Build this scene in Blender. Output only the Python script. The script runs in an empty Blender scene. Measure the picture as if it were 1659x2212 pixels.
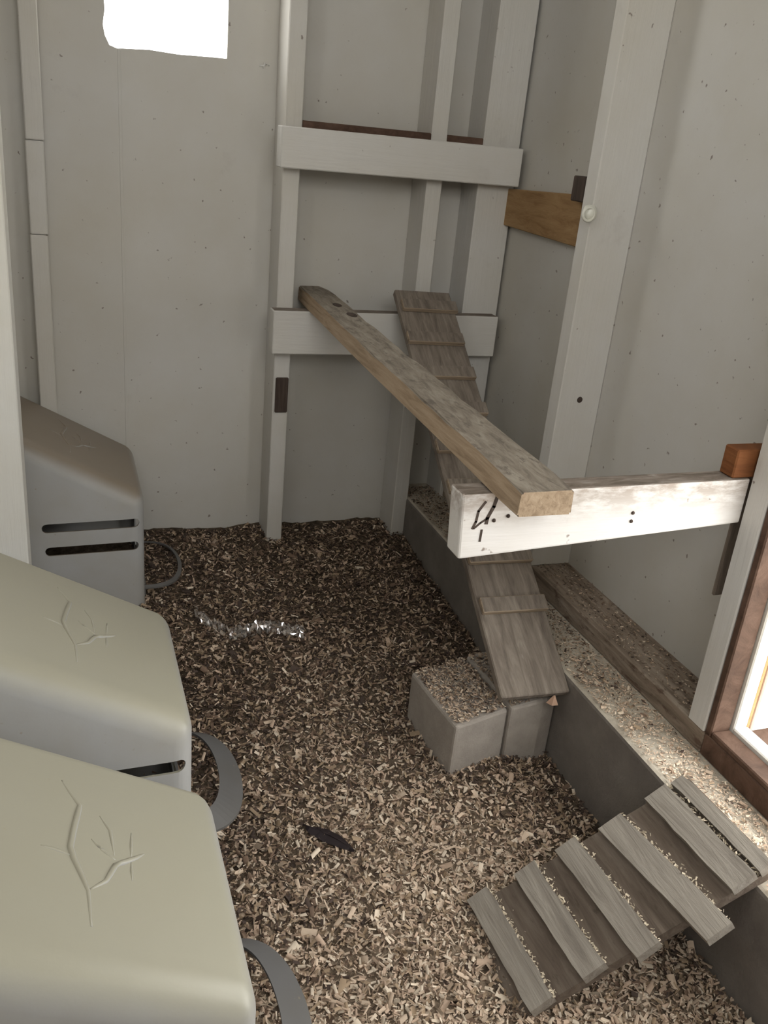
import bpy, bmesh, math, random
import numpy as np
from mathutils import Vector, Matrix, noise

# ------------------------------------------------------------------ camera
sc = bpy.context.scene
COL = sc.collection
ZF = 1.0                                   # camera height above the coop floor (m)
cam_d = bpy.data.cameras.new('camera')
cam = bpy.data.objects.new('camera', cam_d)
COL.objects.link(cam)
YAW, PITCH, ROLL = math.radians(21.205), math.radians(22.867), math.radians(-5.678)
fw = Vector((math.sin(YAW) * math.cos(PITCH), math.cos(YAW) * math.cos(PITCH), -math.sin(PITCH)))
rt = Vector((math.cos(YAW), -math.sin(YAW), 0))
dn = fw.cross(rt)
r2 = math.cos(ROLL) * rt + math.sin(ROLL) * dn
d2 = -math.sin(ROLL) * rt + math.cos(ROLL) * dn
cam.matrix_world = Matrix(((r2.x, -d2.x, -fw.x, 0), (r2.y, -d2.y, -fw.y, 0), (r2.z, -d2.z, -fw.z, ZF), (0, 0, 0, 1)))
cam_d.sensor_fit = 'VERTICAL'
cam_d.sensor_height = 36.0
cam_d.lens = 1931.0 / 2212.0 * 36.0
cam_d.clip_start = 0.02
sc.camera = cam

# ------------------------------------------------------------------ sky and daylight
world = bpy.data.worlds.new('world')
sc.world = world
world.use_nodes = True
wn = world.node_tree.nodes['Background']
wn.inputs[0].default_value = (1.0, 1.0, 0.965, 1)
wn.inputs[1].default_value = 1.0


def portal(name, loc, direction, sx, sy):
    """a sampling portal for the sky in an opening of the coop (gives no light of its own)"""
    d = bpy.data.lights.new(name, 'AREA')
    d.shape = 'RECTANGLE'
    d.size, d.size_y = sx, sy
    d.cycles.is_portal = True
    o = bpy.data.objects.new(name, d)
    COL.objects.link(o)
    o.location = loc
    o.rotation_euler = Vector(direction).to_track_quat('-Z', 'Y').to_euler()


portal('window_portal', (0.228, 2.02, 1.37), (0, -1, 0), 0.25, 0.56)
portal('pop_door_portal', (1.10, 0.54, 0.54), (-1, 0, 0), 0.70, 0.72)
portal('added_left_portal', (-0.40, 0.61, 1.47), (1, 0, 0), 0.40, 0.36)  # for the opening added in the left wall
portal('doorway_portal', (0.15, -0.43, 1.49), (0, 1, 0), 0.96, 0.56)

vs = sc.view_settings
vs.view_transform = 'Standard'
vs.look = 'None'
vs.gamma = 1.0
vs.use_curve_mapping = False
vs.exposure = 2.87

rnd = random.Random(7)
nrg = np.random.default_rng(11)


# ------------------------------------------------------------------ materials
def new_mat(name, rough=0.7, spec=0.3):
    m = bpy.data.materials.new(name)
    m.use_nodes = True
    nt = m.node_tree
    b = nt.nodes['Principled BSDF']
    b.inputs['Roughness'].default_value = rough
    b.inputs['Specular IOR Level'].default_value = spec
    return m, nt, b


def ramp(nt, stops, fac):
    r = nt.nodes.new('ShaderNodeValToRGB')
    while len(r.color_ramp.elements) < len(stops):
        r.color_ramp.elements.new(0.5)
    for e, (p, c) in zip(r.color_ramp.elements, stops):
        e.position = p
        e.color = (c[0], c[1], c[2], 1)
    nt.links.new(fac, r.inputs[0])
    return r.outputs[0]


def noise_tex(nt, scale=(1, 1, 1), sc_=5.0, detail=4.0, rough=0.55, coord='Object', dist=0.0):
    tc = nt.nodes.new('ShaderNodeTexCoord')
    mp = nt.nodes.new('ShaderNodeMapping')
    mp.inputs['Scale'].default_value = scale
    nt.links.new(tc.outputs[coord], mp.inputs[0])
    n = nt.nodes.new('ShaderNodeTexNoise')
    n.inputs['Scale'].default_value = sc_
    n.inputs['Detail'].default_value = detail
    n.inputs['Roughness'].default_value = rough
    n.inputs['Distortion'].default_value = dist
    nt.links.new(mp.outputs[0], n.inputs['Vector'])
    return n.outputs['Fac']


def mix(nt, a, b, fac, mode='MIX'):
    m = nt.nodes.new('ShaderNodeMix')
    m.data_type = 'RGBA'
    m.blend_type = mode
    for sock, v in ((m.inputs[6], a), (m.inputs[7], b)):
        if isinstance(v, tuple):
            sock.default_value = (v[0], v[1], v[2], 1)
        else:
            nt.links.new(v, sock)
    if isinstance(fac, (int, float)):
        m.inputs[0].default_value = fac
    else:
        nt.links.new(fac, m.inputs[0])
    return m.outputs[2]


def bump(nt, b, h, strength=0.2, dist=0.01):
    n = nt.nodes.new('ShaderNodeBump')
    n.inputs['Strength'].default_value = strength
    n.inputs['Distance'].default_value = dist
    nt.links.new(h, n.inputs['Height'])
    nt.links.new(n.outputs[0], b.inputs['Normal'])


def paint(name, base, dirt=(0.16, 0.12, 0.10), grain=(1, 1, 1), speck=0.70, stain=0.25, rough=0.62):
    """old white house paint: soft yellow stains, fly specks, brush or wood grain relief"""
    m, nt, b = new_mat(name, rough, 0.35)
    big = noise_tex(nt, (1, 1, 1), 2.6, 5, 0.6)
    warm = tuple(c * k for c, k in zip(base, (0.90, 0.87, 0.80)))
    c = mix(nt, base, warm, ramp(nt, [(0.35, (0, 0, 0)), (0.7, (1, 1, 1))], big))
    blot = noise_tex(nt, (1, 1, 1), 9.0, 6, 0.7)
    c = mix(nt, c, dirt, ramp(nt, [(0.62, (0, 0, 0)), (0.86, (stain,) * 3)], blot))
    fly = noise_tex(nt, (1, 1, 1), 75.0, 2, 0.5)
    c = mix(nt, c, dirt, ramp(nt, [(speck, (0, 0, 0)), (speck + 0.05, (0.8,) * 3)], fly))
    nt.links.new(c, b.inputs['Base Color'])
    g = noise_tex(nt, grain, 14.0, 5, 0.6)
    bump(nt, b, g, 0.25, 0.004)
    return m


def wood(name, dark, mid, light, grain, sc_=9.0, rough=0.75, blot=None, blot_pos=0.62, bstr=0.5):
    m, nt, b = new_mat(name, rough, 0.25)
    g = noise_tex(nt, grain, sc_, 7, 0.65, dist=0.6)
    c = ramp(nt, [(0.28, dark), (0.5, mid), (0.74, light)], g)
    if blot:
        n = noise_tex(nt, tuple(1 + 0.25 * (v - 1) for v in grain), 26.0, 5, 0.65)
        c = mix(nt, c, blot, ramp(nt, [(blot_pos, (0, 0, 0)), (blot_pos + 0.1, (0.85,) * 3)], n))
    nt.links.new(c, b.inputs['Base Color'])
    bump(nt, b, g, bstr, 0.004)
    return m


def concrete(name, lo, hi, sc_=14.0):
    m, nt, b = new_mat(name, 0.9, 0.2)
    n = noise_tex(nt, (1, 1, 1), sc_, 8, 0.7)
    nt.links.new(ramp(nt, [(0.3, lo), (0.72, hi)], n), b.inputs['Base Color'])
    f = noise_tex(nt, (1, 1, 1), 160.0, 4, 0.7)
    bump(nt, b, f, 0.5, 0.003)
    return m


M = {}
M['wall'] = paint('white_wall_paint', (0.575, 0.56, 0.535), speck=0.70)
M['trim_z'] = paint('white_stud_paint', (0.62, 0.605, 0.585), grain=(9, 9, 0.6), speck=0.74)
M['trim_x'] = paint('white_rail_paint', (0.64, 0.625, 0.605), grain=(0.6, 9, 9), speck=0.74)
M['post'] = paint('white_post_paint', (0.78, 0.77, 0.74), grain=(9, 9, 0.6), speck=0.80, stain=0.08)
M['beam'] = paint('worn_beam_paint', (0.76, 0.74, 0.74), dirt=(0.20, 0.14, 0.11), grain=(0.5, 9, 9), speck=0.71, stain=0.35)
m = M['beam']
nt = m.node_tree
b = nt.nodes['Principled BSDF']
src = b.inputs['Base Color'].links[0].from_socket
tcn = nt.nodes.new('ShaderNodeTexCoord')
spn = nt.nodes.new('ShaderNodeSeparateXYZ')
nt.links.new(tcn.outputs['Object'], spn.inputs[0])
edge_ = ramp(nt, [(0.018, (0, 0, 0)), (0.070, (1, 1, 1))], spn.outputs['Z'])
strk = ramp(nt, [(0.36, (0, 0, 0)), (0.58, (0.85,) * 3)], noise_tex(nt, (1, 3, 3), 22.0, 6, 0.7))
nt.links.new(mix(nt, src, (0.30, 0.23, 0.18), mix(nt, edge_, strk, 1.0, 'MULTIPLY')), b.inputs['Base Color'])
M['beam_top'] = wood('dirty_beam_top', (0.10, 0.08, 0.06), (0.22, 0.18, 0.15), (0.40, 0.36, 0.33), (2, 8, 8), 9)
M['plank_top'] = wood('droppings_crusted_plank', (0.13, 0.11, 0.09), (0.28, 0.24, 0.195), (0.40, 0.36, 0.30), (9, 2.0, 9), 9,
                      blot=(0.15, 0.125, 0.105), blot_pos=0.56, bstr=0.8)
M['plank_side'] = wood('sawn_plank_edge', (0.22, 0.155, 0.10), (0.38, 0.28, 0.19), (0.48, 0.37, 0.265), (14, 1.1, 14), 8, bstr=0.35)
M['ladder'] = wood('grey_ladder_wood', (0.11, 0.09, 0.075), (0.21, 0.175, 0.145), (0.32, 0.28, 0.235), (10, 1.4, 1.4), 8,
                   blot=(0.38, 0.35, 0.31), blot_pos=0.66)
M['cleat'] = wood('ladder_cleat_wood', (0.17, 0.125, 0.085), (0.30, 0.23, 0.165), (0.46, 0.38, 0.29), (1.0, 12, 12), 8)
M['ramp'] = wood('grey_ramp_wood', (0.10, 0.078, 0.062), (0.165, 0.13, 0.105), (0.24, 0.20, 0.165), (10, 1.2, 10), 7,
                 blot=(0.10, 0.08, 0.06), blot_pos=0.6)
M['slat'] = wood('ramp_slat_wood', (0.20, 0.175, 0.15), (0.29, 0.26, 0.225), (0.38, 0.345, 0.30), (12, 1.0, 12), 7)
M['tan'] = wood('bare_tan_board', (0.21, 0.115, 0.05), (0.32, 0.195, 0.09), (0.39, 0.255, 0.13), (1, 1.5, 9), 7,
                blot=(0.22, 0.11, 0.05), blot_pos=0.68)
M['redwood'] = wood('red_stained_block', (0.12, 0.042, 0.014), (0.19, 0.070, 0.024), (0.25, 0.10, 0.036), (1, 1, 6), 10)
M['brown'] = wood('brown_stained_wood', (0.055, 0.030, 0.020), (0.10, 0.058, 0.04), (0.155, 0.095, 0.068), (3, 3, 3), 9)
M['strip'] = wood('grey_brown_strip', (0.13, 0.105, 0.085), (0.21, 0.17, 0.14), (0.30, 0.25, 0.21), (9, 9, 1), 8)
M['darkwood'] = wood('old_dark_wood', (0.035, 0.024, 0.02), (0.07, 0.05, 0.04), (0.11, 0.08, 0.065), (9, 9, 1), 8)
M['sill'] = wood('dusty_sill_wood', (0.12, 0.09, 0.065), (0.26, 0.205, 0.16), (0.38, 0.32, 0.26), (9, 1.2, 9), 8,
                 blot=(0.11, 0.07, 0.05), blot_pos=0.56)
M['orange'] = wood('orange_door_stop', (0.5, 0.22, 0.09), (0.62, 0.30, 0.14), (0.7, 0.4, 0.2), (1, 1, 4), 8)
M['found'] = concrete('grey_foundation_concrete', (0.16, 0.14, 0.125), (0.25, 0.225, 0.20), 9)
M['ledge'] = concrete('dusty_lit_ledge', (0.36, 0.31, 0.25), (0.70, 0.64, 0.54), 16)  # dusty top made paler: door daylight put into the colour
M['block'] = concrete('pale_concrete_block', (0.30, 0.265, 0.235), (0.46, 0.415, 0.37), 11)
M['ground'] = concrete('pale_yard_ground', (0.50, 0.48, 0.44), (0.62, 0.6, 0.56), 4)


def plastic(name, c, rough=0.42, top_tint=None):
    m, nt, b = new_mat(name, rough, 0.45)
    n = noise_tex(nt, (1, 1, 1), 7.0, 5, 0.6)
    col = mix(nt, c, tuple(v * k for v, k in zip(c, (0.90, 0.86, 0.78))), ramp(nt, [(0.35, (0, 0, 0)), (0.75, (1, 1, 1))], n))
    f = noise_tex(nt, (1, 1, 1), 60.0, 2, 0.5)
    col = mix(nt, col, (0.30, 0.25, 0.17), ramp(nt, [(0.73, (0, 0, 0)), (0.78, (0.6,) * 3)], f))
    if top_tint:
        # tints upward faces; on the cream boxes this paints in warm overhead light
        ge = nt.nodes.new('ShaderNodeNewGeometry')
        sp = nt.nodes.new('ShaderNodeSeparateXYZ')
        nt.links.new(ge.outputs['Normal'], sp.inputs[0])
        col = mix(nt, col, top_tint, ramp(nt, [(0.15, (0, 0, 0)), (0.75, (0.85,) * 3)], sp.outputs['Z']))
    nt.links.new(col, b.inputs['Base Color'])
    g = noise_tex(nt, (1, 1, 1), 260.0, 2, 0.5)
    bump(nt, b, g, 0.06, 0.001)
    return m


M['hood'] = plastic('cream_box_plastic', (0.40, 0.40, 0.40), 0.42, (0.355, 0.335, 0.255))
M['hood_old'] = plastic('tan_stained_box_plastic', (0.40, 0.40, 0.40), 0.42, (0.23, 0.18, 0.13))
M['band'] = plastic('grey_band_plastic', (0.125, 0.122, 0.122), 0.5)
M['knob'] = plastic('white_knob_plastic', (0.72, 0.72, 0.66), 0.3)


def flake_mat(name):
    m, nt, b = new_mat(name, 0.75, 0.25)
    a = nt.nodes.new('ShaderNodeAttribute')
    a.attribute_name = 'Col'
    n = noise_tex(nt, (1, 1, 1), 180.0, 3, 0.6)
    c = mix(nt, a.outputs['Color'], (0.6, 0.6, 0.6), ramp(nt, [(0.3, (0, 0, 0)), (0.8, (0.25,) * 3)], n), 'MULTIPLY')
    nt.links.new(c, b.inputs['Base Color'])
    return m


M['flake'] = flake_mat('pine_shavings')
m, nt, b = new_mat('bedding_underlayer', 0.9, 0.1)
n1 = noise_tex(nt, (1, 1, 1), 55.0, 6, 0.7)
n2 = noise_tex(nt, (1, 1, 1), 3.0, 4, 0.6)
c = ramp(nt, [(0.3, (0.030, 0.022, 0.016)), (0.55, (0.11, 0.082, 0.058)), (0.75, (0.24, 0.19, 0.14))], n1)
at = nt.nodes.new('ShaderNodeAttribute')
at.attribute_name = 'soil_shade'
c2 = ramp(nt, [(0.25, (0.10, 0.075, 0.053)), (0.5, (0.27, 0.205, 0.15)), (0.75, (0.46, 0.37, 0.28))], n1)
c = mix(nt, c2, c, at.outputs['Fac'])
nt.links.new(c, b.inputs['Base Color'])
bump(nt, b, n1, 0.9, 0.012)
M['bedding'] = m
m, nt, b = new_mat('clear_film', 0.07, 0.8)
nt.nodes.remove(b)
gl = nt.nodes.new('ShaderNodeBsdfGlossy')
gl.inputs['Roughness'].default_value = 0.10
gl.inputs['Color'].default_value = (1, 0.97, 0.98, 1)
tr = nt.nodes.new('ShaderNodeBsdfTransparent')
ms = nt.nodes.new('ShaderNodeMixShader')
ms.inputs[0].default_value = 0.42
nt.links.new(tr.outputs[0], ms.inputs[1])
nt.links.new(gl.outputs[0], ms.inputs[2])
nt.links.new(ms.outputs[0], nt.nodes['Material Output'].inputs[0])
M['film'] = m
m, nt, b = new_mat('black_feather', 0.6, 0.3)
b.inputs['Base Color'].default_value = (0.022, 0.015, 0.017, 1)
M['feather'] = m
m, nt, b = new_mat('pink_chip', 0.7, 0.2)
b.inputs['Base Color'].default_value = (0.55, 0.36, 0.26, 1)
M['chip'] = m
m, nt, b = new_mat('cobweb_thread', 0.5, 0.3)
b.inputs['Base Color'].default_value = (0.85, 0.85, 0.85, 1)
M['web'] = m


# ------------------------------------------------------------------ builders (z given relative to the camera: floor = -1)
def W(p):
    return Vector((p[0], p[1], p[2] + ZF))


def link(name, me, mats, parent=None, origin=None, smooth=False):
    """me holds world coordinates; origin moves the object's origin to a point of the thing"""
    o = bpy.data.objects.new(name, me)
    for mm in (mats if isinstance(mats, (list, tuple)) else [mats]):
        me.materials.append(M[mm])
    off = Vector((0, 0, 0))
    if parent is not None:
        off = parent.location.copy()
        o.parent = parent
    elif origin is not None:
        off = Vector(origin)
        o.location = off
    if off.length:
        me.transform(Matrix.Translation(-off))
    if smooth:
        for p in me.polygons:
            p.use_smooth = True
    COL.objects.link(o)
    return o


def from_bm(name, bm):
    bmesh.ops.recalc_face_normals(bm, faces=bm.faces)
    me = bpy.data.meshes.new(name)
    bm.to_mesh(me)
    bm.free()
    return me


def box_bm(x0, x1, y0, y1, z0, z1, bev=0.002, seg=1):
    bm = bmesh.new()
    bmesh.ops.create_cube(bm, size=1.0)
    for v in bm.verts:
        v.co = Vector((x0 + (v.co.x + 0.5) * (x1 - x0), y0 + (v.co.y + 0.5) * (y1 - y0), ZF + z0 + (v.co.z + 0.5) * (z1 - z0)))
    if bev:
        bmesh.ops.bevel(bm, geom=bm.edges[:], offset=bev, segments=seg, affect='EDGES', profile=0.5)
    return bm


def hex_bm(pts, bev=0.0015, seg=1):
    """a solid from 8 corners: 4 of the bottom ring then 4 of the top ring (relative z)"""
    bm = bmesh.new()
    v = [bm.verts.new(W(p)) for p in pts]
    for f in ((3, 2, 1, 0), (4, 5, 6, 7), (0, 1, 5, 4), (1, 2, 6, 5), (2, 3, 7, 6), (3, 0, 4, 7)):
        bm.faces.new([v[i] for i in f])
    if bev:
        bmesh.ops.bevel(bm, geom=bm.edges[:], offset=bev, segments=seg, affect='EDGES', profile=0.5)
    return bm


def rough_up(bm, amp, scale, cuts=0):
    if cuts:
        bmesh.ops.subdivide_edges(bm, edges=bm.edges[:], cuts=cuts, use_grid_fill=True)
    for v in bm.verts:
        n = noise.noise_vector(v.co * scale)
        v.co += n * amp


def bx(name, mat, x0, x1, y0, y1, z0, z1, parent=None, bev=0.002, origin=None):
    if parent is None and origin is None:
        origin = ((x0 + x1) / 2, (y0 + y1) / 2, z0 + ZF)
    return link(name, from_bm(name, box_bm(x0, x1, y0, y1, z0, z1, bev)), mat, parent, origin)


def empty(name, loc):
    o = bpy.data.objects.new(name, None)
    o.empty_display_size = 0.05
    COL.objects.link(o)
    o.location = W(loc)
    return o


def tag(o, label, cat, group=None, kind=None):
    o['label'] = label
    o['category'] = cat
    if group:
        o['group'] = group
    if kind:
        o['kind'] = kind
    return o


def struct(o, label=None):
    o['kind'] = 'structure'
    if label:
        o['label'] = label
    return o


def sheet_with_hole(name, outer, hole, to3, thick, mat, parent):
    """a panel outlined by 2-D loops, given thickness; to3 maps (u, v, depth) to world"""
    bm = bmesh.new()
    loops = []
    for lp in [outer] + ([hole] if hole else []):
        vs_ = [bm.verts.new(to3(u, v, 0)) for u, v in lp]
        loops.append([bm.edges.new((vs_[i], vs_[(i + 1) % len(vs_)])) for i in range(len(vs_))])
    bmesh.ops.triangle_fill(bm, edges=[e for l in loops for e in l], use_beauty=True, use_dissolve=False)
    faces = bm.faces[:]
    r = bmesh.ops.extrude_face_region(bm, geom=faces)
    d = to3(0, 0, thick) - to3(0, 0, 0)
    bmesh.ops.translate(bm, vec=d, verts=[g for g in r['geom'] if isinstance(g, bmesh.types.BMVert)])
    return link(name, from_bm(name, bm), mat, parent)


# ------------------------------------------------------------------ the room
XW, YW = 0.970, 1.977            # sheathing faces of right and back walls
XL, YFW, ZC = -0.36, -0.40, 0.82   # left wall, front wall, ceiling
SD = 0.089                        # stud depth

# bedding height
BY = [-0.5, 0.95, 1.05, 1.38, 1.72, 1.977]
BZ = [-1.0, -1.0, -0.998, -0.968, -0.937, -0.908]


def bed_z(x, y):
    z = np.interp(y, BY, BZ)
    z += 0.020 * math.exp(-((x - 0.62) ** 2 + (y - 1.04) ** 2) / 0.012)
    return z + 0.010 * noise.noise(Vector((x * 5, y * 5, 3.1))) + 0.006 * noise.noise(Vector((x * 14, y * 14, 9.7)))


def clean_lit_at(x, y):
    # darker to back and right: soiled litter plus light falloff painted in
    return float(np.interp(y + 0.30 * noise.noise(Vector((x * 3, y * 3, 5))) + 0.55 * max(0, x - 0.42), [0.78, 1.08, 1.45], [1.0, 0.50, 0.08]))


nx, ny = 110, 200
vx, fx = [], []
for j in range(ny + 1):
    for i in range(nx + 1):
        x = XL + (0.80 - XL) * i / nx
        y = YFW + (YW + 0.01 - YFW) * j / ny
        z = bed_z(x, y) + 0.004 * noise.noise(Vector((x * 60, y * 60, 1)))
        vx.append(W((x, y, z)))
for j in range(ny):
    for i in range(nx):
        a = j * (nx + 1) + i
        fx.append((a, a + 1, a + nx + 2, a + nx + 1))
me = bpy.data.meshes.new('floor')
me.from_pydata(vx, [], fx)
sa_ = me.attributes.new('soil_shade', 'FLOAT', 'POINT')
sa_.data.foreach_set('value', [1.0 - clean_lit_at(v.x, v.y) for v in vx])
fl = link('floor', me, 'bedding', smooth=True)
struct(fl, 'coop floor under deep trodden bedding')

# back wall: plywood sheets behind open studs; the left sheet has the rough-cut window
wb = struct(empty('wall_back', (0.3, YW, -1.05)), 'white painted plywood back wall with open studs')
hole = [(0.113, 0.64), (0.113, 0.250), (0.108, 0.200), (0.110, 0.165), (0.106, 0.140), (0.109, 0.122), (0.117, 0.106), (0.130, 0.102), (0.190, 0.106),
        (0.245, 0.104), (0.300, 0.106), (0.340, 0.107), (0.3405, 0.14), (0.341, 0.25), (0.342, 0.64)]


def back3(u, v, d):
    return W((u, YW + d, v))


# the left sheet is cut out round the window
sheet_with_hole('plywood_sheet', [(XL - 0.02, -1.06), (0.458, -1.06), (0.458, ZC), (XL - 0.02, ZC)], hole, back3, 0.012, 'wall', wb)
sheet_with_hole('plywood_sheet', [(0.4595, -1.06), (XW + 0.02, -1.06), (XW + 0.02, ZC), (0.4595, ZC)], None, back3, 0.012, 'wall', wb)
bx('seam_batten', 'wall', 0.131, 0.137, YW - 0.0012, YW + 0.001, -1.0, 0.101, wb, bev=0.0004)
for x0 in (0.4415, 0.7555):
    bx('stud', 'trim_z', x0, x0 + 0.036, YW - SD, YW, -1.0, ZC, wb)
bx('corner_stud', 'trim_z', 0.876, 0.9635, YW - SD, YW, -0.93, ZC, wb)
# narrow stud on the left, pieced from three lengths
for i, (z0, z1, dx) in enumerate(((-1.0, -0.2445, -0.001), (-0.2435, -0.0725, 0.0), (-0.0715, ZC, 0.001))):
    bx('stud_piece', 'trim_z', -0.0425 + dx, -0.0095 + dx, YW - 0.040, YW, z0, z1, wb)

# right wall
wr = struct(empty('wall_right', (XW, 1.0, -1.05)), 'white painted plywood right wall with studs and pop door')


def right3(u, v, d):
    return W((XW + d, u, v))


DY0, DY1, DZ0, DZ1 = 0.22, 0.865, -0.78, -0.14
sheet_with_hole('plywood_sheet', [(1.4215, -0.80), (YW + 0.012, -0.80), (YW + 0.012, ZC), (1.4215, ZC)], None, right3, 0.012, 'wall', wr)
sheet_with_hole('plywood_sheet', [(YFW - 0.02, -0.80), (1.420, -0.80), (1.420, ZC), (YFW - 0.02, ZC)],
                [(DY0, DZ0), (DY1, DZ0), (DY1, DZ1), (DY0, DZ1)], right3, 0.012, 'wall', wr)
bx('stud', 'trim_z', XW - SD, XW, 1.421, 1.458, -0.78, ZC, wr)
bx('jamb_stud', 'trim_z', XW - SD, XW, 0.8655, 0.903, -0.78, ZC, wr)
bx('jamb_stud', 'trim_z', XW - SD, XW, DY0 - 0.038, DY0, -0.78, ZC, wr)
bx('stud', 'trim_z', XW - SD, XW, -0.10, -0.062, -0.78, ZC, wr)
bx('header', 'trim_z', XW - SD, XW, DY0, DY1, DZ1, DZ1 + 0.089, wr)
bx('sill_plate', 'sill', 0.884, XW + 0.012, 0.8655, YW, -0.818, -0.780, wr)
bx('sill_plate', 'brown', 0.884, XW + 0.012, YFW, 0.865, -0.818, -0.780, wr)

# foundation curb under the right wall, with a ledge in front of the sill
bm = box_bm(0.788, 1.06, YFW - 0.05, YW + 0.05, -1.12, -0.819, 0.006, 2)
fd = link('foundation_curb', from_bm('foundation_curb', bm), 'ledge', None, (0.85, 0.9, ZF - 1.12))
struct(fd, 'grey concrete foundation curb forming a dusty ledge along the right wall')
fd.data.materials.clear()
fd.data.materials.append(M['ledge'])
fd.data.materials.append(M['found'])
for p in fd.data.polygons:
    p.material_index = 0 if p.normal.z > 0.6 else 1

# pop door frame (structure)
dr = struct(empty('door_1', (XW - 0.03, 0.6, -0.78)), 'small brown framed pop door standing open to bright daylight')
bx('jamb_lining', 'brown', 0.883, 0.918, 0.852, 0.8652, -0.780, -0.14, dr)
bx('frame_side', 'post', 0.9185, 0.943, 0.846, 0.8652, -0.780, -0.14, dr)
bx('door_stop', 'orange', 0.9435, 0.952, 0.849, 0.8652, -0.780, -0.14, dr)
bx('frame_side', 'post', 0.9525, 1.010, 0.846, 0.8652, -0.780, -0.14, dr)
bx('threshold', 'brown', 0.884, 0.9165, DY0, 0.852, -0.7798, -0.770, dr)
bx('frame_sill', 'post', 0.917, 0.943, DY0, 0.846, -0.7798, -0.764, dr)
bx('door_stop', 'brown', 0.9435, 1.010, DY0, 0.849, -0.7798, -0.774, dr)

# left wall, front wall with the doorway behind the viewer, ceiling
wl_ = struct(empty('wall_left', (XL, 0.8, -1.05)), 'white painted left wall behind the nest boxes, with an unseen opening added for side light')


def left3(u, v, d):
    return W((XL - d, u, v))


sheet_with_hole('plywood_sheet', [(YFW, -1.06), (YW, -1.06), (YW, ZC), (YFW, ZC)], [(0.42, 0.30), (0.80, 0.30), (0.80, 0.64), (0.42, 0.64)], left3, 0.02, 'wall', wl_)  # unseen opening, added to light the right wall from the side
wf = struct(empty('wall_front', (0.3, YFW, -1.05)), 'white painted front wall with doorway behind the viewer, its opening cut high to shape the light')


def front3(u, v, d):
    return W((u, YFW - d, v))


sheet_with_hole('plywood_sheet', [(XL - 0.02, -1.06), (XW + 0.02, -1.06), (XW + 0.02, ZC), (XL - 0.02, ZC)],
                [(-0.32, 0.22), (0.62, 0.22), (0.62, 0.76), (-0.32, 0.76)], front3, 0.02, 'wall', wf)  # doorway opening set high and small to shape the light
bx('ceiling', 'wall', XL - 0.02, XW + 0.02, YFW - 0.02, YW + 0.02, ZC + 0.001, ZC + 0.02)
struct(bpy.data.objects['ceiling'], 'white painted ceiling')
bx('ground', 'ground', -8, 10, -8, 10, -1.30, -1.25, bev=0)
struct(bpy.data.objects['ground'], 'pale bright yard ground outside')

# ------------------------------------------------------------------ roost rails, beam and plank
r = bx('roost_rail', 'trim_x', 0.427, 0.955, YW - SD - 0.038, YW - SD - 0.0005, -0.081, -0.004)
r.data.materials.append(M['beam_top'])
for p in r.data.polygons:
    p.material_index = 1 if p.normal.z > 0.9 else 0
tag(r, 'upper white rail nailed across the back wall studs, dusty brown on top', 'rail')
for xa, xb in ((0.478, 0.755), (0.792, 0.8755)):
    bx('brown_ledge', 'brown', xa, xb, YW - SD, YW - 0.001, -0.03, 0.009, r)  # brown blocks between the studs, just proud of the rail top
r = bx('roost_rail', 'trim_x', 0.427, 0.951, YW - SD - 0.038, YW - SD - 0.0005, -0.4545, -0.362)
r.data.materials.append(M['beam_top'])
for p in r.data.polygons:
    p.material_index = 1 if p.normal.z > 0.9 else 0
tag(r, 'lower white rail across the back studs, carrying the plank and the ladder top', 'rail')

bm = hex_bm([(0.455, 0.9035, -0.479), (0.8805, 0.9035, -0.453), (0.8805, 0.941, -0.453), (0.455, 0.941, -0.479),
             (0.450, 0.9035, -0.391), (0.8805, 0.9035, -0.387), (0.8805, 0.941, -0.387), (0.450, 0.941, -0.391)], 0.003, 2)
be = link('roost_beam', from_bm('roost_beam', bm), ['beam', 'beam_top'], None, (0.88, 0.92, ZF - 0.46))
for p in be.data.polygons:
    p.material_index = 1 if p.normal.z > 0.9 else 0
tag(be, 'short worn white beam jutting from the door jamb, holding up the plank end', 'beam')
# dark gouges on the beam's free end
gm = bmesh.new()
for pts, w in (([(0.497, -0.396), (0.494, -0.409), (0.4875, -0.424), (0.487, -0.431)], 0.0045), ([(0.482, -0.402), (0.474, -0.414), (0.4725, -0.428), (0.469, -0.437)], 0.0032),
               ([(0.488, -0.424), (0.479, -0.430), (0.471, -0.437)], 0.0025), ([(0.482, -0.440), (0.4815, -0.455)], 0.003)):
    for (ax, az), (bx_, bz) in zip(pts, pts[1:]):
        d = Vector((bx_ - ax, 0, bz - az)).normalized()
        n = Vector((-d.z, 0, d.x)) * w / 2
        a, b_ = W((ax, 0.9030, az)), W((bx_, 0.9030, bz))
        q = [a + n - d * w * 0.3, a - n - d * w * 0.3, b_ - n + d * w * 0.3, b_ + n + d * w * 0.3]
        vf = [gm.verts.new(v) for v in q]
        vb = [gm.verts.new(v + Vector((0, 0.0015, 0))) for v in q]
        gm.faces.new(vf)
        gm.faces.new(vb[::-1])
        for i in range(4):
            gm.faces.new((vf[i], vf[(i + 1) % 4], vb[(i + 1) % 4], vb[i]))
g_ = link('gouge', from_bm('gouge', gm), 'darkwood', be)
g_['label'] = 'dark gouges in the white paint'
for px, pz in ((0.516, -0.4225), (0.497, -0.4275), (0.700, -0.428), (0.700, -0.440)):
    bm = bmesh.new()
    bmesh.ops.create_uvsphere(bm, u_segments=8, v_segments=6, radius=0.0026)
    bmesh.ops.translate(bm, vec=W((px, 0.9033, pz)), verts=bm.verts)
    link('nail_head', from_bm('nail_head', bm), 'darkwood', be)

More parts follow.
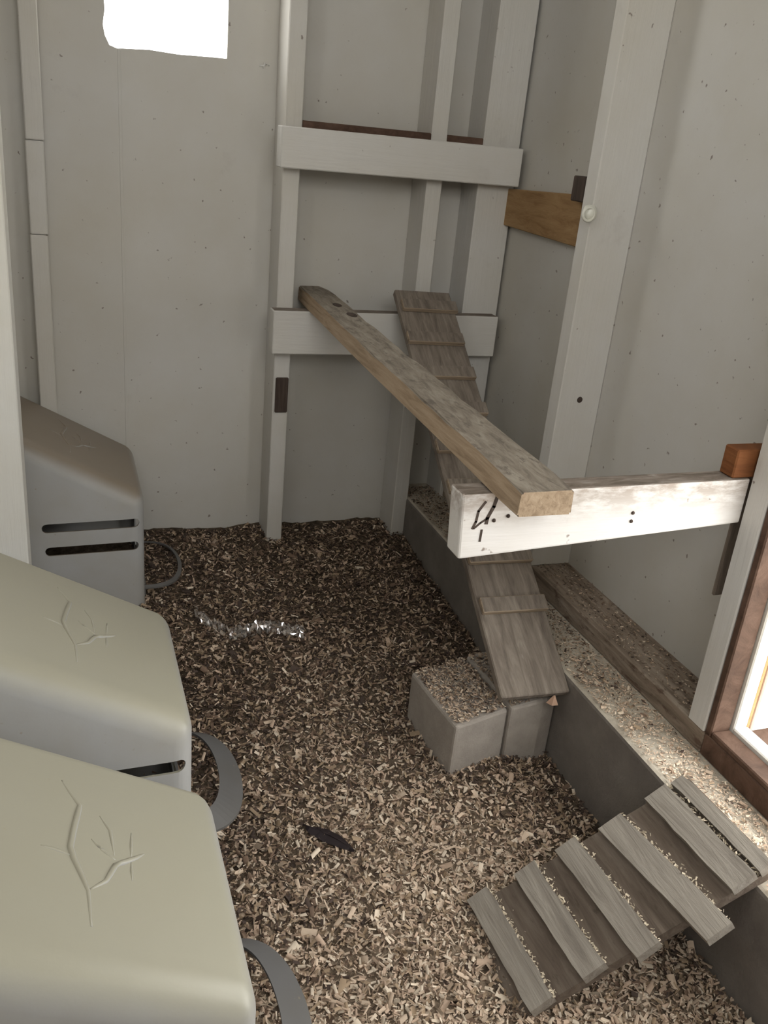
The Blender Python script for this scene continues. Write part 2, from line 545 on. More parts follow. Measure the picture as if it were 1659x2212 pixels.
# roost plank resting on lower rail and beam
pz0a, pz0b, th = -0.390, -0.360, 0.031
N = 24
bm = bmesh.new()
rows = []
for i in range(N + 1):
    t = i / N
    y = 0.828 + (1.972 - 0.828) * t
    zb = -0.3895 + (0.0275 + 0.006) * (t if y < 1.89 else (1.89 - 0.828) / (1.972 - 0.828)) * 0.97
    xl = 0.484 + (0.5035 - 0.484) * t + 0.0012 * math.sin(9 * t)
    xr = 0.5535 + (0.5665 - 0.5535) * t + 0.0015 * math.sin(7 * t + 1)
    if i == N:
        xl += 0.004
        xr -= 0.010
    j = 0.0012
    rows.append([bm.verts.new(W((xl, y, zb))), bm.verts.new(W((xr, y, zb))), bm.verts.new(W((xr - 0.001, y, zb + th + rnd.uniform(-j, j)))),
                 bm.verts.new(W((xl + 0.002, y, zb + th + rnd.uniform(-j, j))))])
for a, b_ in zip(rows, rows[1:]):
    for k in range(4):
        f = bm.faces.new((a[k], a[(k + 1) % 4], b_[(k + 1) % 4], b_[k]))
        f.material_index = 0 if k == 2 else 1
bm.faces.new(rows[0][::-1]).material_index = 1
bm.faces.new(rows[-1]).material_index = 1
lon = [e for e in bm.edges if abs((e.verts[0].co - e.verts[1].co).normalized().y) > 0.9 or e.is_boundary]
bmesh.ops.bevel(bm, geom=lon, offset=0.0022, segments=2, affect='EDGES')
pk = link('roost_plank', from_bm('roost_plank', bm), ['plank_top', 'plank_side'], None, (0.52, 0.92, ZF - 0.39))
tag(pk, 'long weathered wooden roost plank running from the back rail to the front beam', 'plank')
# knots and a broken notch near the far end of the plank
for (px, py, rr) in ((0.541, 1.775, 0.011), (0.546, 1.69, 0.013)):
    bm = bmesh.new()
    bmesh.ops.create_uvsphere(bm, u_segments=12, v_segments=6, radius=1)
    zt = -0.3895 + 0.0325 * (py - 0.828) / 1.144 + th
    for v in bm.verts:
        v.co = W((px + v.co.x * rr * 0.8, py + v.co.y * rr * 1.6, zt + v.co.z * 0.0016))
    link('knot', from_bm('knot', bm), 'darkwood', pk, smooth=True)

# ------------------------------------------------------------------ small timber on the right wall
tb = link('board_scrap', from_bm('board_scrap', hex_bm([(0.950, 1.459, -0.170), (0.9695, 1.459, -0.170), (0.9695, 1.974, -0.163), (0.950, 1.974, -0.163),
                                                         (0.950, 1.459, -0.068), (0.9695, 1.459, -0.068), (0.9695, 1.974, -0.091), (0.950, 1.974, -0.091)])), 'tan', None, (0.96, 1.72, ZF - 0.17))
tag(tb, 'bare tan board scrap fixed to the right wall behind the stud, below the upper rail', 'board')
bk = bx('wood_block', 'darkwood', 0.930, 0.9495, 1.50, 1.585, -0.085, -0.040)
tag(bk, 'small dark wooden block at the top edge of the tan board', 'block')
# lump of white plastic (fence insulator) on the stud's edge
kb = empty('insulator_knob', (0.876, 1.420, -0.11))
bm = bmesh.new()
bmesh.ops.create_uvsphere(bm, u_segments=20, v_segments=12, radius=0.0135)
rough_up(bm, 0.003, 90)
bmesh.ops.translate(bm, vec=W((0.873, 1.416, -0.094)), verts=bm.verts)
link('knob_body', from_bm('knob_body', bm), 'knob', kb, smooth=True)
bm = bmesh.new()
segs = 18
ringv = []
for i in range(segs):
    a = 2 * math.pi * i / segs
    c0 = Vector((0.866 + 0.011 * math.cos(a), 1.406, -0.0955 + 0.011 * math.sin(a)))
    ring = []
    for j in range(6):
        bb = 2 * math.pi * j / 6
        rr = 0.0028
        ring.append(bm.verts.new(W((c0.x + rr * math.cos(bb) * math.cos(a), c0.y + rr * math.sin(bb), c0.z + rr * math.cos(bb) * math.sin(a)))))
    ringv.append(ring)
for i in range(segs):
    for j in range(6):
        bm.faces.new((ringv[i][j], ringv[(i + 1) % segs][j], ringv[(i + 1) % segs][(j + 1) % 6], ringv[i][(j + 1) % 6]))
link('knob_ring', from_bm('knob_ring', bm), 'knob', kb, smooth=True)
tag(kb, 'small white plastic insulator knob on the edge of the right wall stud', 'knob')

rb = bx('wood_block', 'redwood', 0.850, 0.9675, 0.906, 0.934, -0.3865, -0.346)
tag(rb, 'small red-brown wooden block sitting on the beam beside the door jamb', 'block')
st = bx('wood_strip', 'strip', 0.9065, 0.9245, 0.9425, 0.949, -0.592, -0.40)
tag(st, 'short brown wooden strip hanging below the beam beside the door jamb', 'strip')
nk = bx('wood_block', 'darkwood', 0.446, 0.4745, YW - SD - 0.006, YW - SD - 0.0005, -0.595, -0.515)
tag(nk, 'dark bare wood patch on the back wall stud below the lower rail', 'block')
for x, y, z, nm in ((0.925, 1.4195, -0.43, 'stud'),):
    bm = bmesh.new()
    bmesh.ops.create_uvsphere(bm, u_segments=10, v_segments=6, radius=0.006)
    for v in bm.verts:
        v.co.y *= 0.3
    bmesh.ops.translate(bm, vec=W((x, y + 0.0012, z)), verts=bm.verts)
    k = link('knot', from_bm('knot', bm), 'darkwood', wr, smooth=True)

# white post by the nest boxes
po = bx('partition_post', 'post', -0.155, -0.0655, 1.45, 1.56, -0.985, ZC)
tag(po, 'bright white post at the left edge, between the two farther nest boxes', 'post')


# ------------------------------------------------------------------ chicken ladder at the back
def ladder(name, T, B, width, thick, cleats, mat_board, mat_cleat, cl_w, cl_t, skew=0.0):
    """board from T (top centre) to B (bottom centre); cleats at fractions of the length"""
    T, B = W(T), W(B)
    ax = (B - T)
    L = ax.length
    ax.normalize()
    side = Vector((1, 0, 0)) - ax * ax.x
    side.normalize()
    up = side.cross(ax)
    if up.z < 0:
        up = -up
    root = bpy.data.objects.new(name, None)
    root.empty_display_size = 0.05
    COL.objects.link(root)
    root.location = B

    def slab(nm, s0, s1, w0, w1, t0, t1, mat, bev=0.0015):
        bm = bmesh.new()
        co = []
        for tt in (t0, t1):
            for s, w in ((s0, w0), (s0, w1), (s1, w1), (s1, w0)):
                co.append(bm.verts.new(T + ax * s + side * w + up * tt))
        for f in ((3, 2, 1, 0), (4, 5, 6, 7), (0, 1, 5, 4), (1, 2, 6, 5), (2, 3, 7, 6), (3, 0, 4, 7)):
            bm.faces.new([co[i] for i in f])
        bmesh.ops.bevel(bm, geom=bm.edges[:], offset=bev, segments=1, affect='EDGES')
        o = link(nm, from_bm(nm, bm), mat, root)
        if nm == 'cleat':           # top in the board's wood, edges paler
            o.data.materials.append(M[mat_board])
            for p in o.data.polygons:
                p.material_index = 1 if p.normal.dot(up) > 0.8 and p.area > 0.001 else 0
        return o

    slab('board', 0, L, -width / 2, width / 2, -thick, 0, mat_board, 0.002)
    for i, c in enumerate(cleats):
        s = c * L
        j = rnd.uniform(-0.004, 0.004)
        slab('cleat', s - cl_w / 2, s + cl_w / 2, -width / 2 + 0.001 + j, width / 2 - 0.001 + j, 0.0002, cl_t, mat_cleat)
    return root


ld = ladder('chicken_ladder', (0.754, 1.846, -0.309), (0.7225, 1.078, -0.836), 0.128, 0.016,
            [0.055, 0.155, 0.255, 0.355, 0.455, 0.555, 0.637, 0.717, 0.823], 'ladder', 'cleat', 0.030, 0.011)
tag(ld, 'long narrow cleated chicken ladder climbing to the lower back rail', 'ladder')

# two concrete pavers under the ladder's foot, tilted up against the foundation
def paver(corners, zt, lab, chip=False):
    """corners: front left, front right, back right, back left; zt: their top heights"""
    bm = hex_bm([(x, y, -1.02) for x, y in corners] + [(x, y, z) for (x, y), z in zip(corners, zt)], 0.005, 2)
    bmesh.ops.subdivide_edges(bm, edges=bm.edges[:], cuts=2, use_grid_fill=True)
    for v in bm.verts:
        if chip:
            d = max(0.0, (v.co.x - 0.755) / 0.032) * max(0.0, (1.17 - v.co.y) / 0.06)
            v.co.z -= 0.016 * min(1.2, d) * max(0.0, (v.co.z - 0.05) / 0.08)
            v.co.y += 0.010 * min(1.2, d)
        v.co += noise.noise_vector(v.co * 60) * 0.0012
    o = link('concrete_paver', from_bm('concrete_paver', bm), 'block', None, (sum(c[0] for c in corners) / 4, sum(c[1] for c in corners) / 4, ZF - 1.0))
    tag(o, lab, 'paver', 'concrete pavers under the ladder')


PV = [((0.582, 1.079), (0.691, 1.106), (0.681, 1.270), (0.567, 1.248)), ((0.6945, 1.102), (0.786, 1.100), (0.786, 1.275), (0.6845, 1.271))]
PZ = [(-0.882, -0.880, -0.880, -0.882), (-0.876, -0.861, -0.861, -0.876)]
paver(PV[0], PZ[0], 'pale concrete paver under the ladder foot, farther from the right wall')
paver(PV[1], PZ[1], 'chipped concrete paver under the ladder foot, against the foundation curb', True)

ch = bmesh.new()
bmesh.ops.create_cone(ch, cap_ends=True, segments=5, radius1=0.010, radius2=0.002, depth=0.014)
rough_up(ch, 0.002, 120)
bmesh.ops.translate(ch, vec=W((0.758, 1.080, -0.851)), verts=ch.verts)
o = link('wood_chip', from_bm('wood_chip', ch), 'chip', None, (0.758, 1.080, ZF - 0.86))
tag(o, 'small pinkish wood chip lying on the paver by the ladder foot', 'chip')

# ------------------------------------------------------------------ front ramp from the ledge to the floor
P0, P1 = Vector((0.798, 0.0, -0.797)), Vector((0.500, 0.0, -1.000))
ru = (P1 - P0).normalized()
rn = Vector((-ru.z, 0, ru.x))
if rn.z < 0:
    rn = -rn
rp = empty('chicken_ramp', (0.64, 0.72, -1.0))


def ramp_slab(nm, sa0, sa1, sb0, sb1, ya, yb, t0, t1, mat, bev=0.0015, wob=0.0):
    """sa: distances down the ramp on the far side (y = ya), sb: on the near side (y = yb)"""
    bm = bmesh.new()
    K = 8
    rings = []
    for k in range(K + 1):
        f = k / K
        y = ya + (yb - ya) * f
        s0, s1 = sa0 + (sb0 - sa0) * f, sa1 + (sb1 - sa1) * f
        w = wob * noise.noise(Vector((y * 40, sa0 * 50, 0)))
        ring = []
        for s, t in ((s0 + w, t0), (s1 + w * 0.7, t0), (s1 + w * 0.7, t1), (s0 + w, t1)):
            yy = y + 0.09 * s if nm == 'board' else y
            p = P0 + ru * s + rn * t
            ring.append(bm.verts.new(W((p.x, yy, p.z))))
        rings.append(ring)
    for a, b_ in zip(rings, rings[1:]):
        for k in range(4):
            bm.faces.new((a[k], a[(k + 1) % 4], b_[(k + 1) % 4], b_[k]))
    bm.faces.new(rings[0][::-1])
    bm.faces.new(rings[-1])
    return link(nm, from_bm(nm, bm), mat, rp)


ramp_slab('board', -0.008, 0.372, -0.012, 0.368, 0.793, 0.622, -0.016, 0.0, 'ramp')
for sa, sb, ya, yb, wd in ((0.017, 0.010, 0.793, 0.620, 0.020), (0.060, 0.052, 0.797, 0.622, 0.036), (0.138, 0.115, 0.800, 0.590, 0.038), (0.205, 0.196, 0.812, 0.622, 0.034),  # first slat is added: stands in for the door-lit top of the board
                           (0.272, 0.266, 0.818, 0.640, 0.034), (0.346, 0.341, 0.828, 0.644, 0.034)):
    ramp_slab('slat', sa - wd, sa, sb - wd, sb, ya, yb, 0.0003, 0.014, 'slat', wob=0.004)
tag(rp, 'short wide slatted chicken ramp leading from the pop door ledge down to the floor', 'ramp')


# ------------------------------------------------------------------ nest boxes
def rounded_hood():
    """local coordinates: x as in the room, y centred on the box, z relative to the camera; shell with vents and a front opening"""
    x0, xr, x1 = -0.24, -0.135, 0.134
    y0, y1 = -0.141, 0.141
    zb = -1.005
    zt = -0.688
    zr = zt + 0.55 * (x1 - xr)
    bm = bmesh.new()
    prof = [(x1, zb), (x1, zt), (xr, zr), (x0, zr - 0.03), (x0, zb)]
    va = [bm.verts.new((x, y0, z)) for x, z in prof]
    vb = [bm.verts.new((x, y1, z)) for x, z in prof]
    n = len(prof)
    fa = bm.faces.new(va)
    fb = bm.faces.new(vb[::-1])
    for i in range(n):
        bm.faces.new((va[i], vb[i], vb[(i + 1) % n], va[(i + 1) % n]))
    bmesh.ops.recalc_face_normals(bm, faces=bm.faces)
    bm.edges.ensure_lookup_table()

    def edge(a, b_):
        return bm.edges.get((a, b_))
    # every outer edge is rounded
    # crisp edges away from the viewer's side, a fuller roll on the vent side and at the corners
    wl = bm.edges.layers.float.new('bevel_weight_edge')
    for e, w in ((edge(va[1], va[2]), 1.0), (edge(va[2], va[3]), 1.0), (edge(vb[1], vb[2]), 0.45), (edge(vb[2], vb[3]), 0.45), (edge(va[1], vb[1]), 0.5), (edge(va[2], vb[2]), 0.8),
                 (edge(va[3], vb[3]), 0.8), (edge(va[0], va[1]), 0.75), (edge(vb[0], vb[1]), 0.75), (edge(va[3], va[4]), 0.75), (edge(vb[3], vb[4]), 0.75)):
        e[wl] = w
    me_ = bpy.data.meshes.new('hood_tmp')
    bm.to_mesh(me_)
    bm.free()
    tmp = bpy.data.objects.new('hood_tmp', me_)
    COL.objects.link(tmp)
    bv = tmp.modifiers.new('bv', 'BEVEL')
    bv.limit_method = 'WEIGHT'
    bv.width = 0.034
    bv.segments = 6
    s = tmp.modifiers.new('s', 'SOLIDIFY')
    s.thickness = 0.0035
    s.offset = -1
    # cutters: two vents per side and the hen opening in front
    cb = bmesh.new()

    def bar(xa, xb, z, h, dz):
        pts = []
        for k in range(9):
            a = math.pi / 2 + math.pi * k / 8
            pts.append((xa + h / 2 + h / 2 * math.cos(a), z + h / 2 * math.sin(a)))
        for k in range(9):
            a = -math.pi / 2 + math.pi * k / 8
            pts.append((xb - h / 2 + h / 2 * math.cos(a), z + dz + h / 2 * math.sin(a)))
        f0 = [cb.verts.new((x, -0.20, z_)) for x, z_ in pts]
        f1 = [cb.verts.new((x, 0.20, z_)) for x, z_ in pts]
        cb.faces.new(f0)
        cb.faces.new(f1[::-1])
        for k in range(len(pts)):
            cb.faces.new((f0[k], f1[k], f1[(k + 1) % len(pts)], f0[(k + 1) % len(pts)]))
    bar(-0.056, 0.124, -0.748, 0.018, 0.003)
    bar(-0.052, 0.122, -0.797, 0.018, 0.003)
    # opening
    pts = []
    for k in range(13):
        a = math.pi * k / 12
        pts.append((0.085 * math.cos(a), -0.83 + 0.085 * math.sin(a)))
    pts += [(-0.085, -0.90), (0.085, -0.90)]
    f0 = [cb.verts.new((0.09, y, z_)) for y, z_ in pts]
    f1 = [cb.verts.new((0.20, y, z_)) for y, z_ in pts]
    cb.faces.new(f0)
    cb.faces.new(f1[::-1])
    for k in range(len(pts)):
        cb.faces.new((f0[k], f1[k], f1[(k + 1) % len(pts)], f0[(k + 1) % len(pts)]))
    bmesh.ops.recalc_face_normals(cb, faces=cb.faces)
    cme = bpy.data.meshes.new('cut_tmp')
    cb.to_mesh(cme)
    cb.free()
    cut = bpy.data.objects.new('cut_tmp', cme)
    COL.objects.link(cut)
    bo = tmp.modifiers.new('b', 'BOOLEAN')
    bo.object = cut
    bo.operation = 'DIFFERENCE'
    bo.solver = 'EXACT'
    dg = bpy.context.evaluated_depsgraph_get()
    res = bpy.data.meshes.new_from_object(tmp.evaluated_get(dg))
    res.name = 'hood'
    bpy.data.objects.remove(tmp)
    bpy.data.objects.remove(cut)
    bm = bmesh.new()
    bm.from_mesh(res)
    for f in bm.faces:
        f.smooth = True
    for e in bm.edges:
        if e.is_manifold and e.calc_face_angle(0) > math.radians(28):
            e.smooth = False
    bm.to_mesh(res)
    bm.free()
    return res


def roof_z(x):
    return -0.688 + 0.55 * (0.134 - x)


def tube(bm, pts, rads, seg=8):
    rings = []
    for i, p in enumerate(pts):
        d = (pts[min(i + 1, len(pts) - 1)] - pts[max(i - 1, 0)]).normalized()
        a = d.orthogonal().normalized()
        b_ = d.cross(a)
        rings.append([bm.verts.new(p + (a * math.cos(2 * math.pi * k / seg) + b_ * math.sin(2 * math.pi * k / seg)) * rads[i]) for k in range(seg)])
    for a, b_ in zip(rings, rings[1:]):
        for k in range(seg):
            f = bm.faces.new((a[k], a[(k + 1) % seg], b_[(k + 1) % seg], b_[k]))
            f.smooth = True
    for rg, p, s in ((rings[0], pts[0], -1), (rings[-1], pts[-1], 1)):
        bm.faces.new(rg if s > 0 else rg[::-1])


MOTIF = [[(0.0017, -0.0822), (0.0007, -0.0444), (-0.003, -0.0312), (-0.0101, -0.0088), (-0.0124, 0.0032), (-0.0093, 0.0255), (-0.0051, 0.0494), (-0.0029, 0.0618), (-0.0109, 0.0764), (-0.0181, 0.0917)],
         [(0.0025, -0.0415), (0.016, -0.0279), (0.0252, -0.0063), (0.0438, 0.0089), (0.052, 0.017)], [(0.0256, 0.0003), (0.0144, 0.0097), (0.0058, 0.0201)],
         [(0.025, 0.0053), (0.0232, 0.0373), (0.0147, 0.0541)], [(0.0399, 0.0076), (0.0426, 0.0415)], [(0.0395, 0.0022), (0.0386, -0.0212)], [(-0.0109, -0.0066), (-0.0245, -0.0035), (-0.0362, -0.0024)]]
MW = [0.0034, 0.0030, 0.0018, 0.0018, 0.0016, 0.0016, 0.0018]


def motif_mesh():
    bm = bmesh.new()
    for pts, w in zip(MOTIF, MW):
        # resample
        P = []
        for a, b_ in zip(pts, pts[1:]):
            for k in range(4):
                t = k / 4
                P.append((a[0] + (b_[0] - a[0]) * t, a[1] + (b_[1] - a[1]) * t))
        P.append(pts[-1])
        Q = [Vector((x, y, roof_z(x) - w * 0.35)) for x, y in P]
        n = len(Q)
        tube(bm, Q, [w * (0.45 + 0.55 * min(1, 3 * min(i, n - 1 - i) / n)) for i in range(n)])
    return from_bm('embossed_branch', bm)


def band_mesh(inner=0.064, iy_=0.092, zi=-0.868, zo=-0.886):
    """flat grey strip bowing out of the hen opening"""
    bm = bmesh.new()
    K = 28
    rows = []
    for k in range(K + 1):
        a = -math.pi / 2 + math.pi * k / K
        ca, sa = max(0.0, math.cos(a)), math.sin(a)
        cx = 0.128 + 0.094 * (ca ** 0.55)
        ix = 0.124 + inner * (ca ** 0.55)
        cy, iy = 0.112 * sa, iy_ * sa
        rows.append([bm.verts.new((cx, cy, zo)), bm.verts.new((ix, iy, zi)), bm.verts.new((ix, iy, zi - 0.004)), bm.verts.new((cx, cy, zo - 0.004))])
    for a, b_ in zip(rows, rows[1:]):
        for k in range(4):
            f = bm.faces.new((a[k], a[(k + 1) % 4], b_[(k + 1) % 4], b_[k]))
            f.smooth = False
    bm.faces.new(rows[0])
    bm.faces.new(rows[-1][::-1])
    return from_bm('perch_band', bm)


def plate_mesh():
    bm = bmesh.new()
    for z0 in (-0.915,):
        vs_ = []
        bmesh.ops.create_cube(bm, size=1)
        for v in bm.verts:
            v.co = Vector((0.1335 + v.co.x * 0.009, v.co.y * 0.20, z0 + v.co.z * 0.03))
    return from_bm('entrance_sill', bm)


hood_me, mot_me, band_me, plate_me = rounded_hood(), motif_mesh(), band_mesh(), plate_mesh()
rim_me = band_mesh(0.090, 0.106, -0.902, -0.905)
for me_, mm in ((hood_me, 'hood'), (mot_me, 'hood'), (band_me, 'band'), (rim_me, 'band'), (plate_me, 'band')):
    me_.materials.clear()
    me_.materials.append(M[mm])
    me_.transform(Matrix.Translation((0, 0, 1.005)))
old_me, oldmot_me = hood_me.copy(), mot_me.copy()
for me_ in (old_me, oldmot_me):
    me_.materials.clear()
    me_.materials.append(M['hood_old'])
BOX = [(0.0, 0.652, -1.005, 'nearest cream plastic nest box with an embossed branch on its sloping lid'),
       (0.0, 1.052, -1.005, 'middle cream plastic nest box, in front of the white post'),
       (0.008, 1.795, -1.005, 'farthest nest box, tan-stained lid, standing behind the white post by the back wall')]
for i, (x, y, z, lab) in enumerate(BOX):
    root = empty('nest_box', (x, y, z))
    for nm, me_ in (('hood', old_me if i == 2 else hood_me), ('embossed_branch', oldmot_me if i == 2 else mot_me), ('perch_band', rim_me if i == 2 else band_me), ('entrance_sill', plate_me)):
        o = bpy.data.objects.new(nm, me_)
        o.parent = root
        COL.objects.link(o)
        if nm == 'perch_band':
            o['label'] = 'flat grey plastic perch band'
    tag(root, lab, 'nest box', 'plastic nest boxes along the left wall')


# ------------------------------------------------------------------ shavings
def flakes(name, pts, sizes, colors, flat=0.5, parent=None):
    """thin bent wood flakes: two quads hinged along the middle"""
    n = len(pts)
    V = np.zeros((n, 6, 3))
    L = sizes[:, None]
    wd = L * nrg.uniform(0.16, 0.62, (n, 1))
    bend = nrg.uniform(-0.5, 0.6, (n, 1)) * wd
    taper = nrg.uniform(0.4, 1.0, (n, 1))
    z0 = np.zeros((n, 1))
    loc = [np.concatenate([-L / 2, -wd / 2, z0], 1), np.concatenate([-L / 2 * 0.9, z0, bend], 1), np.concatenate([-L / 2, wd / 2 * taper, z0], 1),
           np.concatenate([L / 2, -wd / 2 * taper, z0], 1), np.concatenate([L / 2 * 1.05, z0, bend], 1), np.concatenate([L / 2 * 0.9, wd / 2, z0], 1)]
    yaw = nrg.uniform(0, 2 * np.pi, n)
    tx = nrg.normal(0, flat, n)
    ty = nrg.normal(0, flat, n)
    cy, sy = np.cos(yaw), np.sin(yaw)
    cx, sx = np.cos(tx), np.sin(tx)
    cb, sb = np.cos(ty), np.sin(ty)
    for k, p in enumerate(loc):
        x, y, z = p[:, 0], p[:, 1], p[:, 2]
        y, z = cx * y - sx * z, sx * y + cx * z
        x, z = cb * x + sb * z, -sb * x + cb * z
        x, y = cy * x - sy * y, sy * x + cy * y
        V[:, k] = np.stack([x, y, z], 1) + pts
    V[:, :, 2] += ZF
    idx = np.arange(n)[:, None] * 6
    F = np.concatenate([np.stack([idx + 0, idx + 3, idx + 4, idx + 1], 2), np.stack([idx + 1, idx + 4, idx + 5, idx + 2], 2)], 1).reshape(-1, 4)
    me_ = bpy.data.meshes.new(name)
    me_.vertices.add(n * 6)
    me_.vertices.foreach_set('co', V.reshape(-1))
    nf = len(F)
    me_.loops.add(nf * 4)
    me_.loops.foreach_set('vertex_index', F.reshape(-1).astype(np.int32))
    me_.polygons.add(nf)
    me_.polygons.foreach_set('loop_start', (np.arange(nf) * 4).astype(np.int32))
    me_.polygons.foreach_set('loop_total', np.full(nf, 4, np.int32))
    me_.update(calc_edges=True)
    ca = me_.color_attributes.new('Col', 'FLOAT_COLOR', 'POINT')
    cc = np.ones((n, 6, 4))
    cc[:, :, :3] = colors[:, None, :]
    ca.data.foreach_set('color', cc.reshape(-1))
    me_.validate()
    return link(name, me_, 'flake')


def flake_cols(n, clean_lit):
    base = np.array([[0.60, 0.47, 0.36], [0.52, 0.385, 0.29], [0.38, 0.28, 0.19], [0.70, 0.59, 0.47], [0.18, 0.12, 0.085], [0.075, 0.052, 0.042]])
    pale_mix = np.array([0.28, 0.25, 0.15, 0.24, 0.06, 0.02])
    dark_mix = np.array([0.03, 0.10, 0.22, 0.02, 0.35, 0.28])
    u = nrg.uniform(0, 1, n)
    pr = clean_lit[:, None] * pale_mix + (1 - clean_lit[:, None]) * dark_mix
    k = (u[:, None] > np.cumsum(pr, 1)).sum(1).clip(0, 5)
    return base[k] * nrg.uniform(0.8, 1.15, (n, 1))


def blocked(x, y):
    for bx0, by0, _, _ in BOX:
        if x < bx0 + 0.125 and abs(y - by0) < 0.135:
            return True
    return False


P_, S_, C_ = [], [], []
for k in range(90000):
    y = 0.42 + (YW - 0.44) * (nrg.uniform() ** 1.25)
    x = nrg.uniform(-0.12, 0.785)
    if blocked(x, y):
        continue
    cl = clean_lit_at(x, y)
    P_.append((x, y, bed_z(x, y) + nrg.uniform(0.000, 0.009)))
    S_.append(nrg.uniform(0.004, 0.0115) * (1.0 if nrg.uniform() < 0.95 else 1.9))
    C_.append(cl)
P_, S_, C_ = np.array(P_), np.array(S_), np.array(C_)
fk = flakes('wood_shavings', P_, S_, flake_cols(len(P_), C_), 0.45)
tag(fk, 'deep litter of loose wood shavings covering the coop floor', 'bedding', kind='stuff')

# litter on the ledge and sill
n = 11000
pts = np.stack([nrg.uniform(0.795, 0.879, n), nrg.uniform(0.35, 1.95, n), np.full(n, -0.8165) + nrg.uniform(0, 0.003, n)], 1)
o = flakes('ledge_litter', pts, nrg.uniform(0.0018, 0.0055, n) * np.where(nrg.uniform(0, 1, n) < 0.08, 2.2, 1.0), flake_cols(n, np.interp(pts[:, 1], [0.95, 1.25], [1.0, 0.25])) * np.interp(pts[:, 1], [0.95, 1.2], [1.3, 1.0])[:, None], 0.18)  # litter paler near the pop door: daylight painted into the flakes
tag(o, 'thin scatter of dusty shavings along the concrete ledge', 'litter', kind='stuff')
n = 1800
pts = np.stack([nrg.uniform(0.89, 0.965, n), nrg.uniform(0.91, 1.95, n), np.full(n, -0.7785) + nrg.uniform(0, 0.002, n)], 1)
o = flakes('sill_litter', pts, nrg.uniform(0.0018, 0.006, n), flake_cols(n, np.full(n, 0.3)), 0.15)
tag(o, 'scatter of dark litter along the wooden sill under the right wall', 'litter', kind='stuff')
# litter on the pavers (plane tilted like them)
n = 3600
which = nrg.uniform(0, 1, n) < 0.56
u, v = nrg.uniform(0.02, 0.98, n), nrg.uniform(0.02, 0.98, n)
pts = np.zeros((n, 3))
for k in range(n):
    c, zz = (PV[0], PZ[0]) if which[k] else (PV[1], PZ[1])
    wts = ((1 - u[k]) * (1 - v[k]), u[k] * (1 - v[k]), u[k] * v[k], (1 - u[k]) * v[k])
    pts[k] = [sum(w * q[0] for w, q in zip(wts, c)), sum(w * q[1] for w, q in zip(wts, c)), sum(w * q for w, q in zip(wts, zz)) + 0.0025 + nrg.uniform(0, 0.004)]
keep = nrg.uniform(0, 1, n) < np.interp(pts[:, 0], [0.68, 0.79], [1.0, 0.25])
o = flakes('paver_litter', pts[keep], nrg.uniform(0.002, 0.008, n)[keep], flake_cols(n, np.full(n, 0.62))[keep], 0.3)
tag(o, 'shavings scattered over the tops of the two concrete pavers', 'litter', kind='stuff')
# crumbs caught above each ramp slat
pts = []
for sa, sb, ya, yb, wd in ((0.060, 0.052, 0.797, 0.622, 0.036), (0.138, 0.115, 0.800, 0.600, 0.038), (0.205, 0.196, 0.812, 0.622, 0.034), (0.272, 0.266, 0.818, 0.640, 0.034), (0.346, 0.341, 0.828, 0.644, 0.034)):
    for k in range(130):
        f = nrg.uniform()
        s = (sa + (sb - sa) * f) - wd - nrg.exponential(0.002)
        p = P0 + ru * s + rn * nrg.uniform(0.004, 0.014)
        pts.append((p.x, ya + (yb - ya) * f, p.z))
pts = np.array(pts)
n = len(pts)
o = flakes('ramp_crumbs', pts, nrg.uniform(0.002, 0.006, n), np.array([0.62, 0.53, 0.40]) * nrg.uniform(0.7, 1.1, (n, 1)), 0.4)
tag(o, 'pale crumbs of bedding caught along the slats of the front ramp', 'litter', kind='stuff')

# ------------------------------------------------------------------ small things in the bedding
# crumpled clear plastic film
bm = bmesh.new()
path = [(0.235, 1.625), (0.262, 1.575), (0.295, 1.532), (0.325, 1.535), (0.36, 1.548), (0.40, 1.526), (0.44, 1.52)]
rows = []
K = 54
for k in range(K + 1):
    t = k / K * (len(path) - 1)
    i = min(int(t), len(path) - 2)
    f = t - i
    cx = path[i][0] * (1 - f) + path[i + 1][0] * f
    cy = path[i][1] * (1 - f) + path[i + 1][1] * f
    row = []
    for j in range(6):
        v = (j / 5 - 0.5)
        row.append(bm.verts.new(W((cx + rnd.uniform(-.003, .003), cy + v * 0.030 + rnd.uniform(-.003, .003), bed_z(cx, cy) + 0.010 + rnd.uniform(-0.003, 0.006) + v * 0.010))))
    rows.append(row)
for a, b_ in zip(rows, rows[1:]):
    for j in range(5):
        if rnd.random() < 0.5:
            bm.faces.new((a[j], a[j + 1], b_[j + 1]))
            bm.faces.new((a[j], b_[j + 1], b_[j]))
        else:
            bm.faces.new((a[j], a[j + 1], b_[j]))
            bm.faces.new((a[j + 1], b_[j + 1], b_[j]))
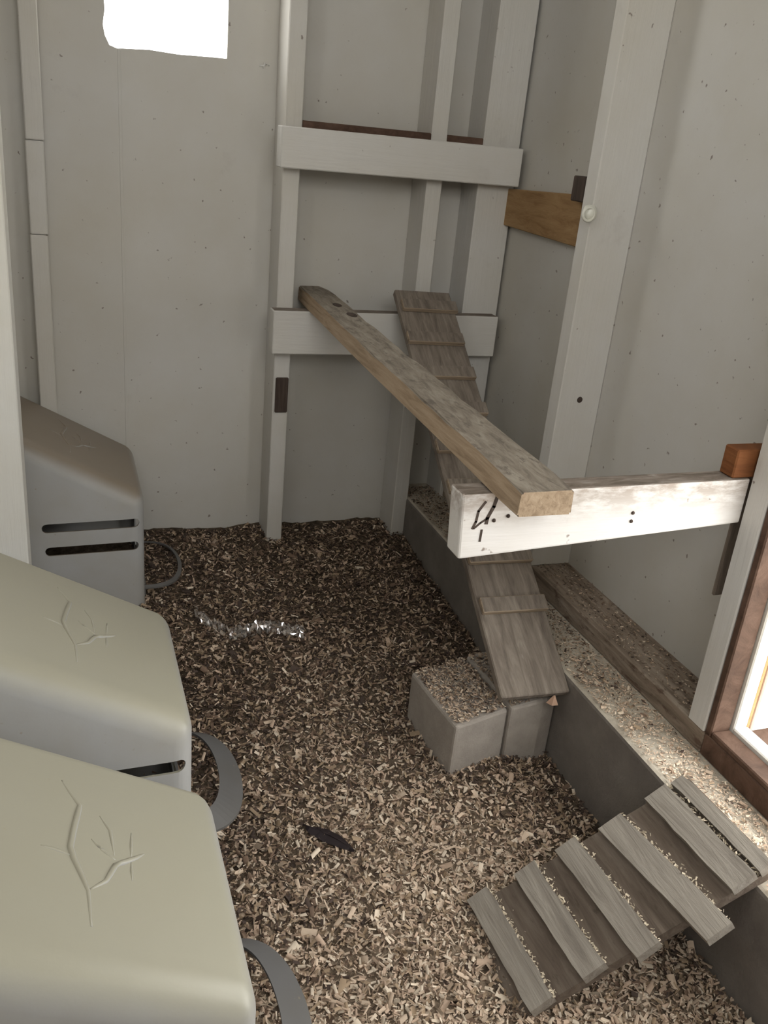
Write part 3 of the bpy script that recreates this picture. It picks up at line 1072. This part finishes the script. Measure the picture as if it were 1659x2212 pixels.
o = link('plastic_film', from_bm('plastic_film', bm), 'film', None, (0.33, 1.55, ZF - 0.95))
tag(o, 'crumpled strip of shiny clear plastic half buried in the shavings', 'film')

# dark feather
bm = bmesh.new()
rows = []
for k in range(13):
    t = k / 12
    x = 0.322 + 0.058 * t
    y = 1.027 - 0.066 * t + 0.008 * math.sin(t * 3)
    w = 0.002 + 0.011 * math.sin(math.pi * min(1, t * 1.05)) ** 0.7
    nx_, ny_ = 0.75, 0.66
    z = bed_z(x, y) + 0.011
    rows.append([bm.verts.new(W((x - nx_ * w, y - ny_ * w, z - 0.002 + rnd.uniform(-.001, .001)))), bm.verts.new(W((x, y, z + 0.002))), bm.verts.new(W((x + nx_ * w, y + ny_ * w, z - 0.002 + rnd.uniform(-.001, .001))))])
for a, b_ in zip(rows, rows[1:]):
    bm.faces.new((a[0], a[1], b_[1], b_[0]))
    bm.faces.new((a[1], a[2], b_[2], b_[1]))
ft = empty('feather', (0.322, 1.027, -0.99))
link('vane', from_bm('vane', bm), 'feather', ft)
bm = bmesh.new()
q = [W((0.318 + 0.060 * t, 1.031 - 0.068 * t + 0.008 * math.sin(t * 3), bed_z(0.35, 1.0) + 0.0135)) for t in np.linspace(0, 1, 8)]
tube(bm, q, [0.0012 * (1.2 - 0.8 * i / 7) for i in range(8)], 6)
link('quill', from_bm('quill', bm), 'feather', ft)
tag(ft, 'dark feather lying on the shavings in the middle of the floor', 'feather')
# cobweb scraps by the window
bm = bmesh.new()
for (a, b_) in (((0.405, 0.100), (0.418, 0.105)), ((0.412, 0.098), (0.414, 0.108)), ((0.418, 0.105), (0.424, 0.103))):
    tube(bm, [W((a[0], YW - 0.004, a[1])), W(((a[0] + b_[0]) / 2, YW - 0.009, (a[1] + b_[1]) / 2)), W((b_[0], YW - 0.004, b_[1]))], [0.0007] * 3, 5)
o = link('cobweb', from_bm('cobweb', bm), 'web', None, (0.414, YW - 0.004, ZF + 0.1))
tag(o, 'tiny white cobweb scrap on the back wall right of the window', 'cobweb')
